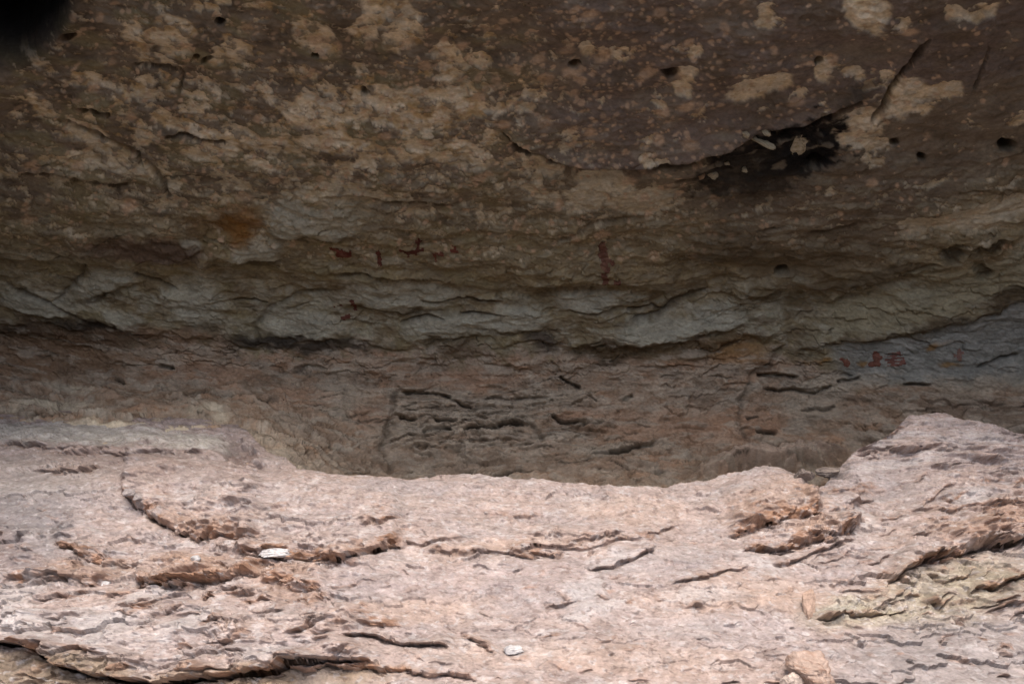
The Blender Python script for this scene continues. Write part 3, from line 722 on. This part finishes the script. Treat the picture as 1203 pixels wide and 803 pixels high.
lip([(540, 742), (560, 752), (585, 764)], 0.022, 18, 6, 0.9)
lip([(-60, 752), (0, 756), (30, 758), (60, 772), (90, 787), (130, 797), (200, 802), (260, 798), (310, 790), (360, 780), (410, 776), (450, 782)], 0.08, 60, 7, 0.35, 60)
lip([(280, 795), (340, 788), (400, 784), (470, 788), (560, 800)], 0.03, 14, 5, 1.0)
lip([(854, 626), (880, 624), (905, 618), (930, 615), (962, 609)], 0.06, 26, 13, 1.0)
lip([(872, 646), (905, 648), (940, 640), (980, 632), (1006, 622)], 0.06, 18, 9, 1.0, 10)
lip([(905, 662), (935, 660), (950, 650), (985, 640), (1005, 634)], 0.022, 12, 5, 0.5, 10)
lip([(1036, 698), (1046, 685), (1062, 672), (1085, 660), (1110, 652), (1140, 647), (1180, 640), (1263, 630)], 0.085, 42, 8, 0.95, 30)
lip([(1138, 694), (1155, 692), (1178, 686), (1203, 672), (1263, 660)], 0.045, 18, 7, 0.8)
lip([(1090, 672), (1110, 680), (1130, 676), (1145, 668)], 0.022, 10, 5, 0.5, 8)
lip([(958, 724), (985, 722), (1010, 718), (1050, 716), (1070, 712)], 0.03, 14, 7, 0.6)
lip([(785, 687), (830, 680), (860, 674), (880, 668)], 0.018, 20, 4, 0.3)
lip([(1160, 718), (1185, 712), (1263, 705)], 0.025, 16, 6, 0.8)
lip([(-60, 520), (20, 524), (90, 533), (150, 534), (220, 536), (262, 540)], 0.03, 14, 6, 0.15, 30)
lip([(38, 554), (65, 556), (95, 555), (124, 552)], 0.02, 10, 3, 0.3, 8)
lip([(425, 622), (450, 620), (472, 614)], 0.016, 12, 4, 0.9, 8)
lip([(1000, 535), (1040, 528), (1060, 534), (1100, 528)], 0.02, 18, 4, 0.2)
lip([(1085, 556), (1120, 548), (1180, 540)], 0.012, 18, 3, 0.2)
lip([(1060, 600), (1110, 603), (1150, 598), (1203, 596)], 0.02, 18, 5, 0.7)
lip([(1068, 632), (1086, 631)], 0.016, 12, 4, 0.2, 5)
lip([(560, 602), (600, 606), (640, 603)], 0.008, 12, 4, 0.5)
# smaller broken edges, everywhere on the ledge
for _ in range(260):
    cx, cy = RNG.uniform(-40, 1240), RNG.uniform(575, 815)
    Ln = RNG.uniform(5, 30) * (0.6 + 0.4 * (cy - 560) / 240); sl = RNG.normal(-0.04, 0.16)
    pts = [(cx + Ln * t, cy + Ln * t * sl + RNG.normal(0, 1.2)) for t in np.linspace(-0.5, 0.5, 3)]
    lip(pts, RNG.uniform(0.0015, 0.008) * (1.5 if (cx < 400 and cy > 680) or cx > 1050 else 1), RNG.uniform(5, 14), RNG.uniform(2.2, 4), RNG.uniform(0, 0.7), Ln * 0.3, 0.4)
for _ in range(70):
    cx, cy = RNG.uniform(0, 1200), RNG.uniform(590, 800)
    w, m = G.blob(cx, cy, RNG.uniform(2, 5), RNG.uniform(1.2, 2.2), -8, A, B, 0.5)
    if w: dg[w] -= RNG.uniform(0.006, 0.014) * m; C2[w] = mixc(C2[w], 0.5 * m, (0.13, 0.09, 0.075))


def stain_or_shade2(cx, cy, rx, ry, an, col, amt=1.0, soft=0.55, push=0.0, rough=0.0):
    w, m = G.blob(cx, cy, rx, ry, an, A2, B2, soft)
    if w:
        C2[w] = mixc(C2[w], m * amt, col)
        if push: dg[w] += push * m
        if rough: dg[w] += rough * m * (m4[w] + 0.7 * m3[w])


for _ in range(130):
    if RNG.random() < 0.2: cx, cy = RNG.uniform(985, 1230), RNG.uniform(505, 600)
    elif RNG.random() < 0.6: cx, cy = RNG.uniform(10, 420), RNG.uniform(670, 800)
    else: cx, cy = RNG.uniform(960, 1230), RNG.uniform(600, 725)
    Ln = RNG.uniform(14, 60); sl = RNG.normal(-0.08, 0.16) - 0.12 * (cx > 900)
    pts = [(cx + Ln * t, cy + Ln * t * sl + RNG.normal(0, 2.2)) for t in np.linspace(-0.5, 0.5, 4)]
    lip(pts, RNG.uniform(0.006, 0.018), RNG.uniform(6, 14), RNG.uniform(4, 8), RNG.uniform(0.2, 0.9), Ln * 0.3, 0.6)
# colour of separate beds, plus painted shade at the left end and floor
stain_or_shade2(45, 618, 60, 50, 15, (0.29, 0.262, 0.255), 0.6)  # left end: greyer rock, also darkened for its turned-away plane
stain_or_shade2(20, 610, 75, 60, 20, (0.25, 0.228, 0.222), 0.9)
stain_or_shade2(-10, 660, 50, 40, 0, (0.27, 0.22, 0.205), 0.8)
stain_or_shade2(1130, 770, 150, 60, -8, (0.335, 0.305, 0.29), 0.75)
stain_or_shade2(1120, 690, 90, 34, -10, (0.40, 0.355, 0.26), 0.8, 0.6, 0, 0.012)
stain_or_shade2(1010, 716, 60, 18, -4, (0.42, 0.375, 0.27), 0.75, 0.6, 0, 0.016)
stain_or_shade2(985, 715, 26, 10, 0, (0.50, 0.48, 0.41), 0.6, 0.6, 0, 0.012)
stain_or_shade2(60, 790, 130, 22, 6, (0.25, 0.195, 0.135), 0.85, 0.4, 0, 0.012)
stain_or_shade2(330, 797, 130, 14, -3, (0.34, 0.25, 0.15), 0.7, 0.5, 0, 0.010)
for a in [(905, 590, 46, 20, -18), (945, 588, 20, 20, 0), (960, 620, 40, 9, -12), (240, 620, 60, 10, 8), (240, 668, 66, 16, 0), (340, 676, 60, 10, 5), (120, 668, 60, 9, 4), (1130, 625, 80, 12, -4), (1190, 605, 50, 18, 0), (350, 698, 40, 12, 10)]:
    stain_or_shade2(*a, (0.41, 0.275, 0.195), 0.65, 0.6, 0, 0.012)
for a in [(420, 655, 50, 6, -10), (600, 640, 70, 6, -6), (870, 700, 90, 20, -4), (740, 600, 60, 14, 0), (600, 770, 90, 14, 0), (500, 715, 70, 14, -3), (760, 770, 120, 20, 0), (930, 700, 50, 14, 0)]:
    stain_or_shade2(*a, (0.49, 0.37, 0.295), 0.5)
for a in [(420, 690, 90, 18, 0), (640, 690, 90, 16, 0), (480, 575, 80, 9, 0), (780, 660, 70, 18, -6), (1020, 570, 60, 20, 0), (1000, 650, 40, 22, 20), (850, 740, 90, 18, 0), (120, 590, 60, 16, 5)]:
    stain_or_shade2(*a, (0.375, 0.335, 0.325), 0.5)
for a in [(120, 514, 130, 10, 3), (60, 508, 70, 8, 0), (215, 522, 55, 8, 4)]:
    stain_or_shade2(*a, (0.62, 0.585, 0.525), 0.95, 0.5, 0.01)
for a in [(25, 705, 26, 26, 20), (20, 735, 22, 14, 10), (60, 745, 40, 14, 20), (130, 740, 50, 24, 10), (230, 735, 40, 12, -20), (180, 700, 30, 8, -20), (690, 690, 26, 14, -30), (720, 660, 22, 10, -20), (700, 715, 40, 10, -10),
          (1130, 588, 26, 9, 0), (1000, 610, 30, 8, 0), (1020, 520, 30, 5, -10), (1090, 515, 40, 5, 10), (1160, 515, 40, 7, 10), (1050, 545, 60, 5, -8), (820, 700, 36, 10, -10), (890, 660, 30, 9, 20), (330, 770, 30, 9, 0), (30, 575, 46, 8, 0)]:
    stain_or_shade2(*a, (0.56, 0.53, 0.51), 0.55, 0.6)
stain_or_shade2(960, 553, 34, 15, -4, (0.17, 0.14, 0.12), 0.9, 0.45, -0.05, 0.02)
stain_or_shade2(285, 535, 22, 14, 25, (0.19, 0.14, 0.125), 0.85, 0.4, -0.05, 0.02)
stain_or_shade2(560, 680, 170, 18, -3, (0.42, 0.345, 0.32), 0.5)
stain_or_shade2(15, 512, 120, 12, 3, (0.44, 0.42, 0.37), 0.75, 0.4)
stain_or_shade2(190, 522, 80, 9, 3, (0.46, 0.43, 0.37), 0.75, 0.4)
stain_or_shade2(330, 525, 60, 24, 15, (0.30, 0.235, 0.20), 0.5, 0.5)
stain_or_shade2(180, 550, 150, 20, 2, (0.30, 0.235, 0.205), 0.8, 0.5)  # left floor darkened in colour for the weaker light there
stain_or_shade2(40, 560, 90, 24, 2, (0.31, 0.275, 0.25), 0.7, 0.5)
C2 = mixc(C2, np.clip(slot / 0.012, 0, 1) * 0.6, (0.24, 0.155, 0.11))
C2 = mixc(C2, face * ss(-0.9, 0.2, m4 + m3), (0.36, 0.215, 0.14))
C2 = mixc(C2, face * ss(0.1, 0.6, m3) * 0.6, (0.20, 0.12, 0.085))
C2 = mixc(C2, edge_w * (1 - ss(0.0, 0.035, g3e)) * 0.5 * ss(-0.2, 0.3, m2), (0.27, 0.18, 0.13))
C2 = mixc(C2, ss(0.2, 0.9, g4h) * 0.3, (0.47, 0.42, 0.39))
C2 = C2 * (1 + 0.13 * np.clip(m6, -1, 1) + 0.08 * np.clip(m4, -1, 1))[..., None]
C2 = mixc(C2, ss(0.35, 0.6, fbm(X * 34, S * 44, 3, ox=951.0)) * 0.5, (0.54, 0.51, 0.49))
C2 = mixc(C2, ss(0.40, 0.62, fbm(X * 40, S * 56, 3, ox=1051.0)) * 0.55, (0.21, 0.15, 0.125))
C2 = np.clip(C2 * np.array((0.82, 0.825, 0.835), F32), 0.02, 0.7).astype(F32)
lipd = (np.clip(lipd, 0, 0.16) - np.minimum(slot, 0.09)) * ss(470, 500, V)
dg *= ss(470, 500, V) * 0.8 + 0.2
push_dir = np.array((0, -0.72, 0.69), F32)
G.P = (G.P + push_dir * dg[..., None] + np.array((0, -0.88, 0.47), F32) * lipd[..., None]).astype(F32)
NG = G.normals()
NG = np.where(NG[..., 2:3] < -0.95, -NG, NG)

Aq, Bq = quad(U), quad(B)
R_right = inside([(948, 400), (948, 562), (964, 590), (966, 606), (1006, 622), (1030, 660), (1036, 698), (1046, 685), (1062, 672), (1085, 660), (1110, 652), (1140, 647), (1180, 640), (1263, 630), (2800, 560), (2800, 400)], Aq, Bq)
R_plate = inside([(854, 626), (880, 624), (905, 618), (930, 615), (966, 606), (1006, 622), (980, 632), (940, 640), (905, 648), (872, 646)], Aq, Bq)
R_slab = inside([(345, 400), (345, 561), (150, 571), (146, 578), (165, 596), (190, 612), (220, 628), (255, 636), (300, 637), (285, 657), (320, 657), (360, 664), (390, 666), (420, 660), (445, 650), (475, 643), (548, 633), (620, 645), (690, 634),
                  (735, 628), (800, 614), (854, 626), (905, 618), (930, 615), (966, 606), (964, 590), (948, 562), (948, 400)], Aq, Bq)
R_floor = inside([(-1600, 400), (345, 400), (345, 561), (150, 571), (90, 572), (-1600, 572)], Aq, Bq)
R_boulder = inside([(-60, 752), (-60, 690), (20, 688), (45, 682), (75, 681), (112, 684), (160, 684), (215, 690), (285, 682), (310, 688), (345, 692), (392, 712), (405, 748), (425, 748), (450, 782), (410, 776), (360, 780), (310, 790), (260, 798),
                     (200, 802), (130, 797), (90, 787), (60, 772), (30, 758), (0, 756)], Aq, Bq)
R_under = inside([(-1600, 752), (-60, 752), (0, 756), (30, 758), (60, 772), (90, 787), (130, 797), (200, 802), (260, 798), (310, 790), (360, 780), (410, 776), (450, 782), (480, 790), (560, 806), (600, 2000), (-1600, 2000)], Aq, Bq)
R_grey = inside([(1006, 738), (1070, 714), (1138, 694), (1155, 692), (1178, 686), (1203, 672), (1263, 660), (2800, 640), (2800, 2000), (1100, 2000), (1040, 803)], Aq, Bq)
used = np.zeros(Aq.shape, bool)
SK = 0.04
for (msk, nm, lab, cat, kd) in [
    (R_plate, 'rock_plate', 'thin rust edged plate jutting out under the rounded right end of the long slab', 'rock plate', 'thing'),
    (R_slab, 'rock_slab', 'long smooth pinkish grey slab forming the crest of the ledge in the middle', 'rock slab', 'thing'),
    (R_right, 'rock_block', 'highest pinkish rock at the right, peaked, with a rusty overhanging lip', 'rock', 'thing'),
    (R_boulder, 'boulder', 'pale rounded boulder with a white crusted left end and dark undercut', 'boulder', 'thing'),
    (R_under, 'rock_bed', 'yellowish brown layered rock beneath the pale boulder along the bottom edge', 'rock', 'thing'),
    (R_grey, 'sloping_rock', 'smooth grey sloping rock below the yellowish hollow at lower right', 'rock', 'thing'),
    (R_floor, 'shelter_floor', 'sloping reddish rock floor with white crust meeting the back wall at left', 'ground', 'structure'),
    (None, 'rock_ledge', 'broad pinkish rock ledge in front, crossed by rusty cracks, below the long slab', 'rock ledge', 'thing')]:
    m = ~used if msk is None else (msk & ~used)
    used |= m
    o = cut(nm, G, C2, NG, m, M_LEDGE, skirt=SK)
    tag(o, lab, cat, None, kd)

# projected image pixel position of every point of the ledge and wall, for setting stones down on them
def lookup(sh):
    P = sh.P
    return CU + P[..., 0] / P[..., 1] * FS, CV + (EYE - P[..., 2]) / P[..., 1] * FS
GU, GV = lookup(G); WU, WV = lookup(W)


def spot(px, py, wall_=False):
    a, b, P, N = (WU, WV, W.P, NW) if wall_ else (GU, GV, G.P, NG)
    q = (a - px) ** 2 + (b - py) ** 2 + 0.02 * P[..., 1]
    i = np.unravel_index(np.argmin(q), q.shape)
    return P[i].astype(float), N[i].astype(float)


# loose stones -------------------------------------------------------------------------------
_ico = None
def stone(name, label, cat, px, py, size, col, seed, rz=0.0, tilt=(0, 0), cuts=9, sink=0.3, group=None, on_wall=False, col2=None):
    """a broken angular stone: a ball cut by flat faces, roughened"""
    import bmesh
    bm = bmesh.new(); bmesh.ops.create_icosphere(bm, subdivisions=5, radius=1.0)
    co = np.array([v.co[:] for v in bm.verts], float); faces = np.array([[v.index for v in f.verts] for f in bm.faces], np.int32); bm.free()
    co = np.sign(co) * np.abs(co) ** 0.7
    r = np.random.default_rng(seed)
    for _ in range(cuts):
        n = r.normal(size=3); n /= np.linalg.norm(n); h = r.uniform(0.55, 0.85)
        e = np.maximum(co @ n - h, 0); co -= e[:, None] * n * 0.93
    k = seed * 3.7
    rough = fbm(co[:, 0] * 2.2 + k, co[:, 1] * 2.2 + co[:, 2] * 1.9, 4).astype(float)
    rough2 = fbm(co[:, 2] * 5 + k, co[:, 1] * 4.2 + co[:, 0] * 3.9, 3).astype(float)
    co *= (1 + 0.14 * rough + 0.09 * rough2)[:, None]
    co *= np.asarray(size, float) / 2
    cc = np.zeros((len(co), 3), F32) + np.asarray(col, F32)
    cc = mixc(cc, ss(0.0, 0.5, rough2.astype(F32)) * 0.7, col2 if col2 else tuple(c * 0.7 for c in col))
    me = bpy.data.meshes.new(name); me.from_pydata(co.tolist(), [], faces.tolist())
    at = me.attributes.new('pigment', 'FLOAT_COLOR', 'POINT')
    c4 = np.ones((len(co), 4), F32); c4[:, :3] = cc; at.data.foreach_set('color', c4.ravel())
    me.materials.append(M_LEDGE if not on_wall else M_WALL)
    o = bpy.data.objects.new(name, me); COL.objects.link(o)
    p, n = spot(px, py, on_wall)
    o.location = p + n * size[2] * (0.5 - sink) if not on_wall else p + n * min(size) * (0.5 - sink)
    o.rotation_euler = (tilt[0], tilt[1], rz)
    tag(o, label, cat, group, 'thing')
    return o


PK, RU, WH = (0.46, 0.335, 0.265), (0.40, 0.27, 0.18), (0.50, 0.49, 0.48)
stone('flat_stone', 'small upright peach coloured flake of rock wedged beside a yellowish crumbling hollow', 'stone', 946, 714, (0.045, 0.03, 0.10), (0.43, 0.315, 0.245), 4, 0.1, (-0.45, 0.12), 10, 0.3)
stone('rusty_stone', 'rough rusty brown stone with a pale left side at the bottom edge', 'stone', 950, 800, (0.13, 0.10, 0.10), (0.39, 0.30, 0.245), 9, 0.3, (0, 0.1), 12, 0.28, col2=(0.26, 0.16, 0.11))
stone('pale_stone', 'pale pinkish stone leaning against the rusty stone at the bottom edge', 'stone', 925, 803, (0.07, 0.06, 0.075), (0.56, 0.47, 0.40), 12, 0.5, (0.1, 0.3), 10, 0.3)
stone('white_stone', 'bright white flake lying in the crack below the long slab', 'stone', 322, 652, (0.12, 0.055, 0.03), WH, 15, 0.05, (-0.2, 0), 10, 0.05, col2=(0.42, 0.40, 0.38))
stone('white_stone', 'bright white chip low on the ledge near the bottom centre', 'stone', 602, 764, (0.065, 0.04, 0.03), WH, 16, 0.5, (-0.2, 0.1), 10, 0.3, col2=(0.5, 0.48, 0.46))
stone('white_stone', 'small round white pebble on the rusty ledge above the pale boulder', 'stone', 231, 658, (0.036, 0.03, 0.022), WH, 17, 0.2, (-0.2, 0), 10, 0.3)
stone('white_stone', 'small white pebble caught in the crack along the top of the pale boulder', 'stone', 127, 682, (0.034, 0.03, 0.026), WH, 18, 0.2, (-0.2, 0), 10, 0.3)
for k, (px, py, sx, sz, sd, lab) in enumerate([(944, 555, 0.09, 0.05, 31, 'dark grey rubble stone at the left of the gap behind the long slab'), (966, 548, 0.11, 0.06, 32, 'largest dark rubble stone in the gap behind the long slab'),
                                              (985, 556, 0.07, 0.04, 33, 'dark rubble stone at the right of the gap behind the long slab')]):
    stone('rubble_stone', lab, 'stone', px, py, (sx, 0.08, sz), (0.22, 0.185, 0.16), sd, 0.4 * k, (-0.2, 0.1 * k), 12, 0.3, 'rubble in the gap behind the slab', col2=(0.10, 0.085, 0.075))
for k, (px, py, sx, sz, sd, lab) in enumerate([(282, 531, 0.09, 0.07, 41, 'upper reddish grey rock lump in the notch of the floor at left'), (297, 541, 0.075, 0.055, 42, 'lower reddish grey rock lump in the notch of the floor at left')]):
    stone('rock_lump', lab, 'stone', px, py, (sx, 0.07, sz), (0.27, 0.205, 0.18), sd, 0.4 * k, (-0.2, 0.3), 12, 0.3, 'lumps in the notch of the floor', True, col2=(0.14, 0.105, 0.09))
for k, (px, py, sx, sz, sd) in enumerate([(152, 578, 0.05, 0.03, 51), (162, 585, 0.04, 0.03, 52)]):
    stone('rock_chip', ['upper grey chip against the left nose of the long slab', 'lower grey chip against the left nose of the long slab'][k], 'stone', px, py, (sx, 0.04, sz), (0.36, 0.32, 0.30), sd, 0.3, (-0.2, 0.2), 10, 0.3, 'chips at the nose of the slab')
# pieces of rock stuck in the soot pocket
for (px, py, sx, sz, ry, sd, lab) in [
    (939, 168, 0.085, 0.12, 0.35, 61, 'large tan shell shaped flake at the right end of the soot pocket'),
    (893, 165, 0.15, 0.022, -0.42, 62, 'long thin tan splinter along the top of the soot pocket'),
    (876, 158, 0.05, 0.025, -0.3, 63, 'small pale flake at the top of the soot pocket, left one'),
    (899, 154, 0.055, 0.025, -0.3, 64, 'small pale flake at the top of the soot pocket, right one'),
    (837, 204, 0.06, 0.035, -0.2, 65, 'pale grey pebble at the lower left tip of the soot pocket'),
    (824, 208, 0.04, 0.035, 0, 66, 'round brown pebble at the lower left tip of the soot pocket'),
    (855, 191, 0.04, 0.02, -0.4, 67, 'tiny pale chip inside the soot pocket'),
    (875, 197, 0.035, 0.02, -0.4, 68, 'tiny brown chip low in the soot pocket')]:
    stone('rock_flake', lab, 'rock flake', px, py, (sx, 0.04, sz), (0.36, 0.315, 0.22) if sd != 66 else (0.27, 0.18, 0.11), sd, 0.0, (0.93, -ry), 10, 0.25, 'flakes in the soot pocket', True, col2=(0.19, 0.14, 0.06))

# ============================================================================================
# 3. THE GROUND OUTSIDE
# ============================================================================================
gxs = np.concatenate([-np.geomspace(6, 400, 30)[::-1], np.linspace(-5.5, 5.5, 60), np.geomspace(6, 400, 30)])
gys = np.concatenate([-np.geomspace(3, 500, 60)[::-1], np.linspace(-2.8, 1.2, 40), [3, 6, 30, 120, 400]])
GX, GY = np.meshgrid(gxs.astype(F32), gys.astype(F32))
GZ = -0.15 + 0.05 * fbm(GX * 0.7, GY * 0.7, 4) + 9 * ss(10, 50, -GY) + 3 * fbm(GX * 0.02, GY * 0.02, 3) * ss(14, 60, -GY) - 0.35 * ss(0, 1.2, GY)  # unseen rise behind the viewer, added to block low sky light
sh = Sheet(gxs, gys); sh.P = np.stack([GX, GY, GZ], -1).astype(F32)
gn = np.cross(np.gradient(sh.P, axis=1), np.gradient(sh.P, axis=0)); gn /= np.linalg.norm(gn, axis=-1, keepdims=True)
gn = np.where(gn[..., 2:3] < 0, -gn, gn).astype(F32)
g = cut('ground', sh, np.zeros_like(sh.P) + 0.3, gn, np.ones((len(gys) - 1, len(gxs) - 1), bool), M_GROUND)
tag(g, 'pale dirt ground outside the shelter, unseen, with a rise added to shape the light', 'ground', kind='structure')

# ============================================================================================
# 4. LIGHT, SKY, CAMERA
# ============================================================================================
SUN_EL, SUN_AZ = math.radians(66), math.radians(180)      # high, soft, from behind the viewer
wd = bpy.data.worlds.new("World"); SC.world = wd; wd.use_nodes = True
nt = wd.node_tree; bg = nt.nodes['Background']
sky = nt.nodes.new('ShaderNodeTexSky'); sky.sky_type = 'NISHITA'; sky.sun_disc = False
sky.sun_elevation = SUN_EL; sky.sun_rotation = SUN_AZ
sky.air_density = 0.6; sky.dust_density = 5.0; sky.ozone_density = 0.0
nt.links.new(sky.outputs[0], bg.inputs['Color']); bg.inputs['Strength'].default_value = 0.14
sl = bpy.data.lights.new('sun', 'SUN'); sl.energy = 0.6; sl.angle = math.radians(30); sl.color = (1.0, 0.95, 0.90)
so = bpy.data.objects.new('sun', sl); COL.objects.link(so)
so.rotation_euler = (math.pi / 2 - SUN_EL, 0, math.radians(8))

cam = bpy.data.cameras.new('camera'); cam.lens = 28; cam.sensor_width = 36; cam.clip_end = 2000; cam.clip_start = 0.05
co = bpy.data.objects.new('camera', cam); COL.objects.link(co)
co.location = (0, 0, EYE); co.rotation_euler = (math.pi / 2, 0, 0)
SC.camera = co
SC.view_settings.view_transform = 'Standard'; SC.view_settings.look = 'None'
SC.view_settings.exposure = 1.27; SC.view_settings.gamma = 1.0
SC.render.resolution_x, SC.render.resolution_y = 1024, 683
SC.cycles.max_bounces = 6; SC.cycles.diffuse_bounces = 4; SC.cycles.use_denoising = True
